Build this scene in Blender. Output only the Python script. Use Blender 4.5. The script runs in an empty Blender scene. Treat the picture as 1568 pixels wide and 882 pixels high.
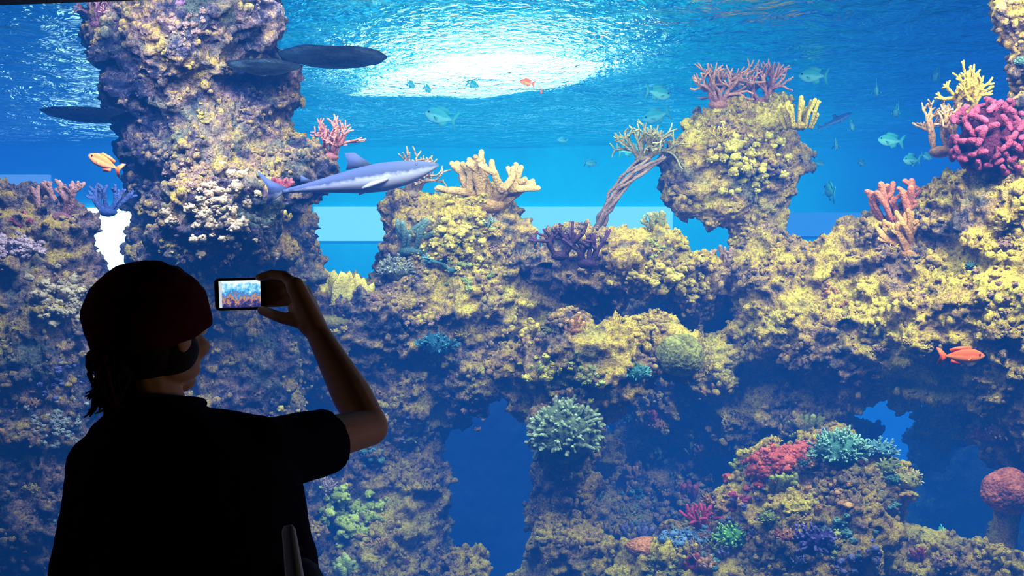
import bpy, math, random
import numpy as np
from mathutils import Vector, Matrix, noise
from mathutils.bvhtree import BVHTree

random.seed(7); np.random.seed(7)
scene = bpy.context.scene
scene.view_settings.view_transform = 'Standard'
scene.view_settings.look = 'None'
ZC = 1.62
F = 1524.0
def W(u, v, y):
    return Vector(((u-784)/F*y, y, ZC-(v-441)/F*y))
coll = scene.collection

# ------------------------------------------------------------------ mesh builder
_ico = {}
def ico(sub):
    if sub not in _ico:
        import bmesh
        bm = bmesh.new(); bmesh.ops.create_icosphere(bm, subdivisions=sub, radius=1.0)
        bm.verts.ensure_lookup_table()
        v = np.array([x.co[:] for x in bm.verts]); f = np.array([[q.index for q in p.verts] for p in bm.faces])
        bm.free(); _ico[sub] = (v, f)
    return _ico[sub]

class MB:
    def __init__(s): s.V=[]; s.F=[]; s.T=[]; s.M=[]; s.n=0
    def raw(s, verts, faces, t=0.5, mat=0):
        verts = [tuple(v) for v in verts]
        s.V.extend(verts)
        if isinstance(t,(int,float)): s.T.extend([t]*len(verts))
        else: s.T.extend(t)
        n=s.n
        s.F.extend([tuple(int(i)+n for i in f) for f in faces]); s.M.extend([mat]*len(faces))
        s.n += len(verts)
    def sphere(s, c, r, sub=2, t=0.5, mat=0, rot=None, nz=0, nscale=3.0):
        v,f = ico(sub)
        if isinstance(r,(int,float)): r=(r,r,r)
        vv = v.copy()
        if nz:
            o = Vector((random.uniform(-50,50),)*3)
            k = np.array([1+nz*noise.noise(Vector(p)*nscale+o) for p in v])
            vv = vv*k[:,None]
        vv = vv*np.array(r)
        if rot is not None: vv = vv @ np.array(rot.to_3x3()).T
        vv = vv+np.array(c[:])
        s.raw(vv.tolist(), f, t, mat)
    def loft(s, C, A, B, sides=12, t=None, mat=0, cap=True):
        n=len(C); V=[];T=[]
        for i in range(n):
            for k in range(sides):
                a=2*math.pi*k/sides
                V.append(Vector(C[i])+Vector(A[i])*math.cos(a)+Vector(B[i])*math.sin(a))
                T.append(0.5 if t is None else t[i])
        Fc=[]
        for i in range(n-1):
            for k in range(sides):
                k2=(k+1)%sides
                Fc.append((i*sides+k,i*sides+k2,(i+1)*sides+k2,(i+1)*sides+k))
        if cap:
            Fc.append(tuple(reversed(range(sides)))); Fc.append(tuple((n-1)*sides+k for k in range(sides)))
        s.raw(V,Fc,T,mat)
    def tube(s, P, R, sides=7, t0=0.0, t1=1.0, flat=1.0, flatdir=None, mat=0):
        P=[Vector(p) for p in P]; n=len(P)
        d=(P[1]-P[0]).normalized()
        Pe=[P[0]-d*R[0]*0.7]+P; Re=[R[0]*0.6]+list(R)
        d2=(P[-1]-P[-2]).normalized()
        Pe+= [P[-1]+d2*R[-1]*0.6, P[-1]+d2*R[-1]*0.95]; Re+=[R[-1]*0.75,R[-1]*0.25]
        up = Vector((0,1,0)) if flatdir is None else Vector(flatdir)
        C=[];A=[];B=[];T=[]
        m=len(Pe)
        a=None
        for i in range(m):
            if i==0: dd=Pe[1]-Pe[0]
            elif i==m-1: dd=Pe[-1]-Pe[-2]
            else: dd=Pe[i+1]-Pe[i-1]
            dd.normalize()
            if a is None:
                b=up-dd*up.dot(dd)
                if b.length<0.05: b=Vector((1,0.3,0)); b=b-dd*b.dot(dd)
                b.normalize()
            else:
                b=b-dd*b.dot(dd)
                if b.length<1e-4: b=dd.orthogonal()
                b.normalize()
            a=b.cross(dd).normalized()
            C.append(Pe[i]);A.append(a*Re[i]);B.append(b*Re[i]*flat)
            T.append(t0+(t1-t0)*i/(m-1))
        s.loft(C,A,B,sides,T,mat)
    def cap(s,p0,p1,r0,r1,sides=14):
        p0=Vector(p0);p1=Vector(p1);d=(p1-p0)
        d.normalize()
        b=d.orthogonal().normalized(); a=b.cross(d)
        C=[];A=[];B=[]
        for th in (80,60,40,20,0):
            x=math.radians(th); C.append(p0-d*r0*math.sin(x)); rr=r0*math.cos(x); A.append(a*rr);B.append(b*rr)
        for th in (0,20,40,60,80):
            x=math.radians(th); C.append(p1+d*r1*math.sin(x)); rr=r1*math.cos(x); A.append(a*rr);B.append(b*rr)
        s.loft(C,A,B,sides)
    def obj(s,name,mats,smooth=True,parent=None):
        me=bpy.data.meshes.new(name); me.from_pydata(s.V,[],s.F)
        at=me.attributes.new('tip','FLOAT','POINT'); at.data.foreach_set('value',np.array(s.T,dtype=np.float32))
        if not isinstance(mats,(list,tuple)): mats=[mats]
        for m in mats: me.materials.append(m)
        me.polygons.foreach_set('material_index',np.array(s.M,dtype=np.int32))
        if smooth: me.polygons.foreach_set('use_smooth',[True]*len(me.polygons))
        me.update()
        ob=bpy.data.objects.new(name,me); coll.objects.link(ob)
        if parent: ob.parent=parent
        return ob

def bake(ob):
    dg=bpy.context.evaluated_depsgraph_get(); dg.update()
    me=bpy.data.meshes.new_from_object(ob.evaluated_get(dg))
    mats=[m for m in ob.data.materials]
    ob.modifiers.clear(); ob.data=me
    me.materials.clear()
    for m in mats: me.materials.append(m)
    me.polygons.foreach_set('use_smooth',[True]*len(me.polygons))
    me.update()
    return ob
def remesh(ob,vox,smooth=0,fac=0.5):
    m=ob.modifiers.new('r','REMESH'); m.mode='VOXEL'; m.voxel_size=vox; m.adaptivity=0; m.use_smooth_shade=True
    if smooth:
        k=ob.modifiers.new('s','SMOOTH'); k.iterations=smooth; k.factor=fac
    return ob
def empty(name,loc=(0,0,0)):
    e=bpy.data.objects.new(name,None); e.location=loc; coll.objects.link(e); e.empty_display_size=0.1
    return e

# ------------------------------------------------------------------ materials
def newmat(name):
    m=bpy.data.materials.new(name); m.use_nodes=True; nt=m.node_tree; nt.nodes.clear()
    return m,nt
def N(nt,t,**k):
    n=nt.nodes.new(t)
    for a,b in k.items(): setattr(n,a,b)
    return n
def ramp(nt,pts,interp='LINEAR'):
    r=N(nt,'ShaderNodeValToRGB'); cr=r.color_ramp; cr.interpolation=interp
    while len(cr.elements)<len(pts): cr.elements.new(0.5)
    for e,(p,c) in zip(cr.elements,pts): e.position=p; e.color=(c[0],c[1],c[2],1)
    return r
def noise_n(nt,scale,detail=4,rough=0.6,dist=0,coord=None):
    n=N(nt,'ShaderNodeTexNoise'); n.inputs['Scale'].default_value=scale; n.inputs['Detail'].default_value=detail
    n.inputs['Roughness'].default_value=rough; n.inputs['Distortion'].default_value=dist
    if coord: nt.links.new(coord,n.inputs['Vector'])
    return n
def math_n(nt,op,a,b=None,clamp=False):
    n=N(nt,'ShaderNodeMath',operation=op); n.use_clamp=clamp
    for i,x in enumerate((a,b)):
        if x is None: continue
        if isinstance(x,(int,float)): n.inputs[i].default_value=x
        else: nt.links.new(x,n.inputs[i])
    return n.outputs[0]
def mixc(nt,f,a,b,bt='MIX'):
    n=N(nt,'ShaderNodeMixRGB',blend_type=bt)
    for i,x in zip((0,1,2),(f,a,b)):
        if isinstance(x,(int,float)): n.inputs[i].default_value=x
        elif isinstance(x,tuple): n.inputs[i].default_value=(x[0],x[1],x[2],1)
        else: nt.links.new(x,n.inputs[i])
    return n.outputs[0]
def simple(name,col,rough=0.8,spec=0.2,bump=0,bscale=30,var=0.0,metal=0):
    m,nt=newmat(name); o=N(nt,'ShaderNodeOutputMaterial'); p=N(nt,'ShaderNodeBsdfPrincipled')
    p.inputs['Roughness'].default_value=rough; p.inputs['Specular IOR Level'].default_value=spec; p.inputs['Metallic'].default_value=metal
    tc=N(nt,'ShaderNodeTexCoord')
    nn=noise_n(nt,bscale,4,0.6,0,tc.outputs['Object'])
    c=mixc(nt,nn.outputs['Fac'],tuple(x*(1-var) for x in col),tuple(min(1,x*(1+var)) for x in col))
    nt.links.new(c,p.inputs['Base Color'])
    if bump:
        b=N(nt,'ShaderNodeBump'); b.inputs['Strength'].default_value=bump; b.inputs['Distance'].default_value=0.01
        nt.links.new(nn.outputs['Fac'],b.inputs['Height']); nt.links.new(b.outputs[0],p.inputs['Normal'])
    nt.links.new(p.outputs[0],o.inputs[0]); return m
def rock_mat(name,warm=0.0,pink=0.3):
    m,nt=newmat(name); L=nt.links.new
    o=N(nt,'ShaderNodeOutputMaterial'); p=N(nt,'ShaderNodeBsdfPrincipled')
    p.inputs['Roughness'].default_value=0.9; p.inputs['Specular IOR Level'].default_value=0.08
    tc=N(nt,'ShaderNodeTexCoord'); co=tc.outputs['Object']
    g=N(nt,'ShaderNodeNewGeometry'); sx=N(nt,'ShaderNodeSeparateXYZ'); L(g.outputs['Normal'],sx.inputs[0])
    big=noise_n(nt,2.3,3,0.6,0.4,co); med=noise_n(nt,9,6,0.75,0.3,co); fine=noise_n(nt,42,5,0.75,0.2,co)
    f=math_n(nt,'MULTIPLY',big.outputs['Fac'],1.15)
    f=math_n(nt,'ADD',f,math_n(nt,'MULTIPLY',med.outputs['Fac'],0.95))
    f=math_n(nt,'ADD',f,math_n(nt,'MULTIPLY',fine.outputs['Fac'],0.6))
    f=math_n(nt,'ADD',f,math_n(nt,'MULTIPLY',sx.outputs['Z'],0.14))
    px=N(nt,'ShaderNodeSeparateXYZ'); L(co,px.inputs[0])
    f=math_n(nt,'ADD',f,math_n(nt,'MULTIPLY',px.outputs['X'],0.032))  # cool light at left, warm at right, put into the rock colour
    f=math_n(nt,'SUBTRACT',f,0.90-warm)
    r=ramp(nt,[(0.20,(0.015,0.02,0.055)),(0.33,(0.07,0.06,0.085)),(0.43,(0.23,0.15,0.11)),(0.52,(0.46,0.27,0.10)),(0.63,(0.66,0.42,0.06)),(0.82,(0.95,0.70,0.08))])
    L(f,r.inputs[0])
    pn=noise_n(nt,4.3,5,0.7,0.5,co)
    pr=ramp(nt,[(0.50,(0,0,0)),(0.60,(1,1,1))]); L(pn.outputs['Fac'],pr.inputs[0])
    c=mixc(nt,math_n(nt,'MULTIPLY',pr.outputs[0],pink),r.outputs[0],(0.52,0.27,0.18))
    mp=N(nt,'ShaderNodeMapping'); mp.inputs['Location'].default_value=(5,9,2); L(co,mp.inputs[0])
    gn=noise_n(nt,3.1,6,0.7,0.8,mp.outputs[0])
    gr=ramp(nt,[(0.52,(0,0,0)),(0.62,(1,1,1))]); L(gn.outputs['Fac'],gr.inputs[0])
    c=mixc(nt,math_n(nt,'MULTIPLY',gr.outputs[0],0.38),c,(0.25,0.30,0.12))
    sp=noise_n(nt,80,3,0.7,0,co); sr=ramp(nt,[(0.38,(0.28,0.28,0.32)),(0.52,(1,1,1))]); L(sp.outputs['Fac'],sr.inputs[0])
    c=mixc(nt,0.8,c,sr.outputs[0],'MULTIPLY')
    L(c,p.inputs['Base Color'])
    vo=N(nt,'ShaderNodeTexVoronoi'); vo.inputs['Scale'].default_value=28; L(co,vo.inputs['Vector'])
    h=math_n(nt,'ADD',math_n(nt,'MULTIPLY',fine.outputs['Fac'],1.0),math_n(nt,'MULTIPLY',vo.outputs['Distance'],0.5))
    h=math_n(nt,'ADD',h,math_n(nt,'MULTIPLY',sp.outputs['Fac'],0.5))
    b=N(nt,'ShaderNodeBump'); b.inputs['Strength'].default_value=1.0; b.inputs['Distance'].default_value=0.04
    L(h,b.inputs['Height']); L(b.outputs[0],p.inputs['Normal']); L(p.outputs[0],o.inputs[0])
    return m
_cm={}
def coral_mat(base,tip,bs=90,kind='n'):
    key=(base,tip,kind)
    if key in _cm: return _cm[key]
    m,nt=newmat('coral_skin'); L=nt.links.new
    o=N(nt,'ShaderNodeOutputMaterial'); p=N(nt,'ShaderNodeBsdfPrincipled')
    p.inputs['Roughness'].default_value=0.75; p.inputs['Specular IOR Level'].default_value=0.12
    a=N(nt,'ShaderNodeAttribute',attribute_name='tip'); tc=N(nt,'ShaderNodeTexCoord')
    n=noise_n(nt,bs,3,0.6,0,tc.outputs['Object']); n2=noise_n(nt,14,3,0.6,0,tc.outputs['Object'])
    f=math_n(nt,'ADD',math_n(nt,'MULTIPLY',a.outputs['Fac'],.85),math_n(nt,'MULTIPLY',math_n(nt,'SUBTRACT',n.outputs['Fac'],0.54),1.3),True)
    c=mixc(nt,f,tuple(x*.6 for x in base),tuple(x*.78 for x in tip))
    rr=ramp(nt,[(.35,(.55,.52,.56)),(.6,(1,1,1))]); L(n2.outputs['Fac'],rr.inputs[0])
    c=mixc(nt,.85,c,rr.outputs[0],'MULTIPLY')
    L(c,p.inputs['Base Color'])
    b=N(nt,'ShaderNodeBump'); b.inputs['Strength'].default_value=1.0; b.inputs['Distance'].default_value=0.012
    L(n.outputs['Fac'],b.inputs['Height']); L(b.outputs[0],p.inputs['Normal']); L(p.outputs[0],o.inputs[0])
    _cm[key]=m; return m
def emis(name,col,s):
    m,nt=newmat(name); o=N(nt,'ShaderNodeOutputMaterial'); e=N(nt,'ShaderNodeEmission')
    e.inputs[0].default_value=(*col,1); e.inputs[1].default_value=s; nt.links.new(e.outputs[0],o.inputs[0]); return m

# ------------------------------------------------------------------ room and tank shell
def box(name,x0,x1,y0,y1,z0,z1,mat,slant=0):
    vs=[]
    for z in (z0,z1):
        for (x,y) in ((x0,y0),(x1,y0),(x1,y1),(x0,y1)):
            vs.append((x,y-slant*x,z))
    mb=MB(); mb.raw(vs,[(3,2,1,0),(4,5,6,7),(0,1,5,4),(1,2,6,5),(2,3,7,6),(3,0,4,7)])
    return mb.obj(name,mat,False)
dark=simple('dark_paint',(0.01,0.011,0.015),0.7,0.2,0.1,8,0.2)
carpet=simple('dark_carpet',(0.012,0.012,0.018),0.95,0.1,0.5,120,0.4)
SL=0.12
box('floor',-4.5,4.5,-3,2.9,-0.1,0,carpet)
box('ceiling',-4.5,4.5,-3,2.9,3.3,3.4,dark)
box('wall_left',-4.6,-4.5,-3,2.9,0,3.3,dark)
box('wall_right',4.5,4.6,-3,2.3,0,3.3,dark)
box('wall_back',-4.5,4.5,-3.1,-3,0,3.3,dark)
box('wall_front',-4.6,4.6,2.88,3.02,ZC+0.98,3.4,dark,SL)
box('trim_1',-4.6,4.6,2.86,3.02,ZC+0.914,ZC+0.98,dark,SL)
box('baseboard_front',-4.6,4.6,2.84,3.02,0.0,0.12,dark,SL)
m,nt=newmat('clear_glass'); o=N(nt,'ShaderNodeOutputMaterial'); tr=N(nt,'ShaderNodeBsdfTransparent'); gl=N(nt,'ShaderNodeBsdfGlossy'); gl.inputs['Roughness'].default_value=0.0
tr.inputs[0].default_value=(0.97,0.99,1,1)
mx=N(nt,'ShaderNodeMixShader'); mx.inputs[0].default_value=0.03; nt.links.new(tr.outputs[0],mx.inputs[1]); nt.links.new(gl.outputs[0],mx.inputs[2]); nt.links.new(mx.outputs[0],o.inputs[0])
box('window_1',-4.6,4.6,2.90,2.93,0.12,ZC+0.914,m,SL)
YB=10.6; ZF=-1.2; ZS=ZC+1.5
m,nt=newmat('blue_water'); o=N(nt,'ShaderNodeOutputMaterial'); va=N(nt,'ShaderNodeVolumeAbsorption'); em=N(nt,'ShaderNodeEmission'); ad=N(nt,'ShaderNodeAddShader')
va.inputs['Color'].default_value=(0.42,0.62,0.60,1); va.inputs['Density'].default_value=0.28
em.inputs[0].default_value=(0.0022,0.0240,0.106,1); em.inputs[1].default_value=1.0  # glow put into the volume in place of scattered blue light
nt.links.new(va.outputs[0],ad.inputs[0]); nt.links.new(em.outputs[0],ad.inputs[1]); nt.links.new(ad.outputs[0],o.inputs['Volume'])
mb=MB(); x0,x1=-6.18,6.18
fl=3.03
vs=[(x0,fl-SL*x0,ZF+.01),(x1,fl-SL*x1,ZF+.01),(x1,YB-.01,ZF+.01),(x0,YB-.01,ZF+.01),(x0,fl-SL*x0,ZS-.03),(x1,fl-SL*x1,ZS-.03),(x1,YB-.01,ZS-.03),(x0,YB-.01,ZS-.03)]
mb.raw(vs,[(3,2,1,0),(4,5,6,7),(0,1,5,4),(1,2,6,5),(2,3,7,6),(3,0,4,7)])
mb.obj('aquarium_water',m,False)
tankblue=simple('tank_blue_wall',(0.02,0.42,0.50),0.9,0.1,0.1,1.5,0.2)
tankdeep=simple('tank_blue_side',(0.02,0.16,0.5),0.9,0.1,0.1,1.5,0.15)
sand=simple('tank_sand',(0.03,0.08,0.25),0.95,0.1,0.5,20,0.3)
box('tank_floor',-6.3,6.3,2.3,YB,ZF-0.1,ZF,sand)
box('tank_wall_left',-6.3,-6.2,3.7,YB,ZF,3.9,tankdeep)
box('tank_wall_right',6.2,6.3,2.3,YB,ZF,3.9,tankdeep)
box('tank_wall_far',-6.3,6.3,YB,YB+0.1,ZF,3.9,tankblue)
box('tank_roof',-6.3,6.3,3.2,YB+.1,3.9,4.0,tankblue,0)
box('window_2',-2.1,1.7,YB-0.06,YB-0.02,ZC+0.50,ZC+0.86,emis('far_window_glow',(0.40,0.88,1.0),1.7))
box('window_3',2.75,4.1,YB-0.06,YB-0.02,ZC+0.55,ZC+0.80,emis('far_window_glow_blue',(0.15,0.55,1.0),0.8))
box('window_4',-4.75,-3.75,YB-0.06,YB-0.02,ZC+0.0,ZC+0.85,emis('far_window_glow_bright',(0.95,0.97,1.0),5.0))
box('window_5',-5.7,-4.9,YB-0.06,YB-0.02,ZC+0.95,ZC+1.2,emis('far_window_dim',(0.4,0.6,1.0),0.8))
# water surface
m,nt=newmat('water_surface'); L=nt.links.new
o=N(nt,'ShaderNodeOutputMaterial'); rf=N(nt,'ShaderNodeBsdfRefraction'); rf.inputs['IOR'].default_value=1.33; rf.inputs['Roughness'].default_value=0.0
gl=N(nt,'ShaderNodeBsdfGlossy'); gl.inputs['Roughness'].default_value=0.12; gl.inputs[0].default_value=(0.75,0.95,0.88,1)
tc=N(nt,'ShaderNodeTexCoord'); n1=noise_n(nt,5.0,3,0.6,0.6,tc.outputs['Object']); n2=noise_n(nt,15,3,0.6,0.8,tc.outputs['Object'])
b=N(nt,'ShaderNodeBump'); b.inputs['Strength'].default_value=1.0; b.inputs['Distance'].default_value=0.28
L(math_n(nt,'ADD',n1.outputs['Fac'],math_n(nt,'MULTIPLY',n2.outputs['Fac'],0.6)),b.inputs['Height']); L(b.outputs[0],rf.inputs['Normal'])
b2=N(nt,'ShaderNodeBump'); b2.inputs['Strength'].default_value=1.0; b2.inputs['Distance'].default_value=0.07; L(n1.outputs['Fac'],b2.inputs['Height']); L(b2.outputs[0],gl.inputs['Normal'])
mx=N(nt,'ShaderNodeMixShader'); mx.inputs[0].default_value=0.66; L(rf.outputs[0],mx.inputs[1]); L(gl.outputs[0],mx.inputs[2]); L(mx.outputs[0],o.inputs[0])
mb=MB(); nx,ny=160,110; vs=[];fs=[]
for j in range(ny+1):
    for i in range(nx+1):
        x=-6.19+12.38*i/nx; y=3.78+(YB-.01-3.78)*j/ny
        z=ZS+0.03*noise.noise(Vector((x*1.6,y*1.6,0)))+0.014*noise.noise(Vector((x*5,y*5,3)))
        vs.append((x,y,z))
for j in range(ny):
    for i in range(nx):
        a=j*(nx+1)+i; fs.append((a,a+nx+1,a+nx+2,a+1))
mb.raw(vs,fs); mb.obj('water_surface',m)
mb=MB(); zz=ZS+0.42
pts=[(-1.3,8.25),(-0.3,8.2),(0.3,8.0),(0.62,7.5),(0.68,7.05),(0.2,6.85),(-0.4,6.85),(-1.0,7.5)]
mb.raw([(x,y,zz) for x,y in pts]+[(x,y,zz+0.05) for x,y in pts],[tuple(range(8)),tuple(reversed(range(8,16)))]+[(i,(i+1)%8,(i+1)%8+8,i+8) for i in range(8)])
mb.raw([(x+dx,y+dy,z) for x,y in ((-.8,7.7),(.4,7.4)) for z in (zz+.05,3.9) for dx,dy in ((-.01,-.01),(.01,-.01),(.01,.01),(-.01,.01))],[(0,1,5,4),(1,2,6,5),(2,3,7,6),(3,0,4,7),(8,9,13,12),(9,10,14,13),(10,11,15,14),(11,8,12,15)],mat=1)
mb.obj('skylight_lamp',[emis('skylight_glow',(0.70,0.97,1.0),12.0),dark],False)

def area(name,loc,target,sx,sy,power,col,spread=180):
    l=bpy.data.lights.new(name,'AREA'); l.shape='RECTANGLE'; l.size=sx; l.size_y=sy; l.energy=power; l.color=col; l.spread=math.radians(spread)
    ob=bpy.data.objects.new(name,l); ob.location=loc; d=Vector(target)-Vector(loc); ob.rotation_euler=d.to_track_quat('-Z','Y').to_euler(); coll.objects.link(ob)
area('tank_lamp',(-1.35,3.80,ZC+1.36),(-1.5,5.3,ZC+0.0),0.9,0.3,74,(0.72,0.74,1.0),120)
area('tank_lamp.001',(0.1,3.65,ZC+1.36),(0.0,5.6,ZC-0.05),1.0,0.3,64,(1.0,0.93,0.78),120)
area('tank_lamp.002',(2.3,3.65,ZC+1.36),(1.8,5.3,ZC-0.3),1.0,0.3,118,(1.0,0.90,0.70),120)
area('tank_lamp.003',(-1.5,4.75,ZC+1.44),(-1.5,5.2,ZC-0.3),1.0,0.25,22,(0.76,0.76,1.0),150)
area('tank_lamp.004',(0.2,4.8,ZC+1.44),(0.1,5.6,ZC-0.3),1.4,0.25,50,(1.0,0.94,0.76),150)
area('tank_lamp.005',(2.0,4.65,ZC+1.44),(1.9,5.2,ZC-0.3),1.4,0.25,45,(1.0,0.92,0.70),150)
area('far_wall_fill_light',(0.3,8.6,ZC+1.38),(0.2,YB,ZC+0.6),6.0,0.2,96,(0.22,1.0,0.76),130)  # added light, unseen from the front, brightens the far wall
area('roof_fill_light',(0.3,8.9,ZS+0.12),(0.2,YB+.3,3.9),7.0,0.2,42,(0.35,1.0,0.95),150)  # added unseen light, brightens the roof behind the water surface
area('room_lamp',(-4.2,0.9,2.3),(-0.6,1.7,1.5),0.6,0.6,4.0,(1.0,0.72,0.62))
area('arm_fill_light',(2.6,1.9,0.9),(-0.4,1.9,1.4),0.3,0.6,7.0,(1.0,0.70,0.35))  # added out-of-view light, warms the raised arm from the right

# ------------------------------------------------------------------ reef rocks
def tex(kind,scale,depth=3,hard=False):
    t=bpy.data.textures.new('t','CLOUDS'); t.noise_scale=scale; t.noise_depth=depth
    if hard: t.noise_type='HARD_NOISE'
    return t
TX=[tex('c',0.42,2),tex('c',0.15,3,True),tex('c',0.055,3,True)]
rng=random.Random(11)
def rdir():
    while True:
        v=Vector((rng.uniform(-1,1),rng.uniform(-1,1),rng.uniform(-1,1)))
        if 0.1<v.length<1: return v.normalized()
def rock(name,blobs,mat,vox=0.016,disp=(0.16,0.13,0.055)):
    mb=MB()
    for b in blobs:
        u,v,r,y=b[:4]; rv=b[4] if len(b)>4 else r
        c=W(u,v,y); R=r/F*y; RV=rv/F*y
        mb.sphere(c,(R*0.95,R*0.85,RV*0.95),3,nz=0.15,nscale=1.5)
        for i in range(16):
            d=rdir(); k=rng.uniform(0.18,0.38)
            mb.sphere(c+Vector((d.x*R,d.y*R*.85,d.z*RV))*0.8,(k*R,k*R,k*R*rng.uniform(.7,1.0)),2)
        for i in range(34):
            d=rdir(); k=rng.uniform(0.07,0.17)
            mb.sphere(c+Vector((d.x*R,d.y*R*.85,d.z*RV))*1.0,k*R,2)
    ob=mb.obj(name,mat); remesh(ob,0.03)
    def dsp(t,s):
        m=ob.modifiers.new('d','DISPLACE'); m.texture=t; m.strength=s; m.mid_level=0.42; m.texture_coords='LOCAL'
    dsp(TX[0],disp[0]); remesh(ob,vox); dsp(TX[1],disp[1]); dsp(TX[2],disp[2])
    return bake(ob)
rockA=rock_mat('reef_rock_violet',-0.02,0.4); rockB=rock_mat('reef_rock_ochre',0.045,.2); rockC=rock_mat('reef_rock_yellow',0.07,.15)

pillar=[(272,-25,140,5.05),(277,40,135,5.05),(292,95,132,5.05),(315,150,128,5.15),(325,205,125,5.15),(340,260,125,5.15),(355,320,135,5.2),(352,390,135,5.2),
 (170,40,45,5.2),(190,10,60,4.95),(205,110,45,5.25),(212,165,45,5.3),(222,230,48,5.3),(235,300,48,5.3),(335,345,92,4.72),(445,270,60,4.95),(300,230,60,4.85),(390,40,55,4.9),(430,120,40,5.0),(255,390,50,5.4),(310,430,90,4.9),(265,60,70,4.75),(340,20,60,4.75),
 (340,500,120,5.2),(340,600,140,5.3),(330,720,150,5.3),(330,850,170,5.3),(330,1000,200,5.4),(330,1160,230,5.4)]
left=[(25,390,95,4.75),(-60,380,110,4.8),(95,400,46,4.75),(70,470,76,4.7),(60,560,120,4.7),(-60,520,120,4.8),(150,610,85,4.85),(40,680,120,4.65),(170,720,110,4.8),
 (60,800,130,4.6),(200,850,130,4.8),(-80,700,140,4.8),(60,950,180,4.8),(60,1150,240,4.9),(200,1020,160,4.9),(108,348,32,4.75),(20,335,42,4.7)]
mid=[(440,480,75,5.5),(500,540,95,5.6),(560,500,75,5.5),(600,580,90,5.7),(450,650,120,5.9),(560,680,110,5.9),(620,640,70,5.8),(615,760,75,5.7),(470,800,120,5.8),(570,860,100,5.6),
 (705,370,75,5.6),(650,385,70,5.6),(770,390,60,5.6),(720,450,85,5.6),(622,320,38,5.6),(640,475,85,5.6),(775,475,60,5.6),(700,530,60,5.6),(735,322,46,5.6),(665,590,55,5.8),(655,650,40,5.8),(640,710,52,5.8),(640,820,52,5.8),
 (745,530,42,5.7),(810,440,50,5.65),(815,505,45,5.7),(715,605,40,5.6),(700,645,26,5.7),(735,575,34,5.5),(705,885,48,5.3),(570,960,150,5.6),(500,1050,180,5.7),(620,1170,230,5.7),(480,1170,200,5.7)]
midr=[(880,410,60,5.5),(945,405,64,5.5),(1010,400,60,5.5),(1075,425,50,5.6),(900,450,60,5.6),(1060,460,45,5.7),(970,520,115,6.4),(1050,580,95,6.4),(1110,520,85,6.2),(840,430,48,5.6),(1110,425,45,5.7),
 (830,565,55,5.2),(880,545,60,5.15),(940,550,62,5.15),(1010,520,52,5.3),(1045,550,40,5.2),(880,600,60,5.2),(870,665,65,5.15),(930,620,40,5.3),(790,560,38,5.3),(800,615,34,5.3),(868,725,55,5.3),(862,790,50,5.3),(875,860,68,5.2),
 (850,970,100,5.2),(850,1130,150,5.3),(1000,640,60,6.2),(1060,700,110,6.3),(1010,790,80,6.1),(960,860,60,5.6),(1100,640,70,6.0),(1080,560,50,5.6),(1030,460,60,6.0),(850,490,45,5.7),
 (960,740,75,6.1),(945,810,65,5.9),(985,680,50,6.0),(1000,590,60,5.8),(920,700,40,5.7)]
right=[(1145,430,50,5.6),(1205,430,65,5.5),(1290,425,72,5.4),(1370,400,78,5.3),(1450,360,85,5.2),(1530,330,95,5.0),(1240,505,75,5.4),(1330,510,85,5.3),(1430,480,100,5.15),(1535,450,110,5.0),
 (1180,510,60,5.6),(1150,580,60,5.8),(1235,585,55,5.6),(1450,560,75,5.2),(1550,560,90,5.0),(1480,620,55,5.3),(1550,660,60,5.2),(1640,400,130,5.0),(1640,600,150,5.1),(1420,330,50,5.2),(1470,290,45,5.1),
 (1310,580,42,5.4),(1380,585,42,5.4),(1440,650,42,5.6),(1245,640,54,5.6),(1300,680,45,5.8),(1425,690,40,6.0),
 (1205,640,50,5.6),(1140,650,55,5.8),(1190,725,55,5.1),(1275,750,62,5.0),(1345,745,52,5.1),(1130,790,50,5.1),(1210,820,75,4.9),(1300,830,80,4.9),(1370,830,50,5.1),(1060,850,60,5.1),(1000,880,55,5.0),
 (1445,885,62,4.9),(1520,885,58,4.8),(1100,950,110,5.0),(1250,960,130,4.9),(1400,980,120,5.0),(1560,1000,130,5.0),(1100,1140,180,5.1),(1300,1160,200,5.1),(1500,1160,200,5.1),
 (1480,760,100,6.6),(1600,780,120,6.3),(1260,690,40,5.3),(1420,840,80,6.4),(1540,820,28,5.0),(1535,860,34,5.0)]
mush=[(1110,240,82,5.9),(1165,235,74,5.9),(1062,262,54,5.85),(1035,250,34,5.85),(1150,282,66,5.9),(1120,190,42,5.9),(1180,190,42,5.9),(1048,295,34,5.85),(1105,310,38,5.85),(1212,240,34,6.0),(1165,350,40,5.9),(1165,405,60,5.8)]
corner=[(1585,20,62,4.9),(1592,90,60,4.9),(1600,160,60,4.95),(1560,230,60,5.0),(1530,275,50,5.0),(1505,245,36,5.0),(1585,310,80,5.0)]
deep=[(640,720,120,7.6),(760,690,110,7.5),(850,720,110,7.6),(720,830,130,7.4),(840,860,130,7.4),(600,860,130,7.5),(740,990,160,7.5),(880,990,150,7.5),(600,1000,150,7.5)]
R=[rock('rock_tower',pillar,rockA),rock('coral_reef',left,rockA),rock('coral_reef',mid,rockC),rock('coral_reef',midr,rockB),rock('coral_reef',right,rockC),
   rock('mushroom_rock',mush,rockC,0.016,(0.10,0.10,0.05)),rock('corner_rock',corner,rockB)]
rock('gap_shade_mound',deep,simple('gap_shade_dark',(.02,.03,.05),.95,.05,.8,20,.5),0.03)  # added dark mound standing in for the shadow behind the reef gap
AV=[];AF=[];off=0
for ob in R:
    me=ob.data; n=len(me.vertices); co=np.empty(n*3); me.vertices.foreach_get('co',co); co=co.reshape(-1,3)
    AV.append(co)
    for p in me.polygons: AF.append([i+off for i in p.vertices])
    off+=n
AVn=np.vstack(AV)
bvh=BVHTree.FromPolygons([tuple(v) for v in AVn],AF)
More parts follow.
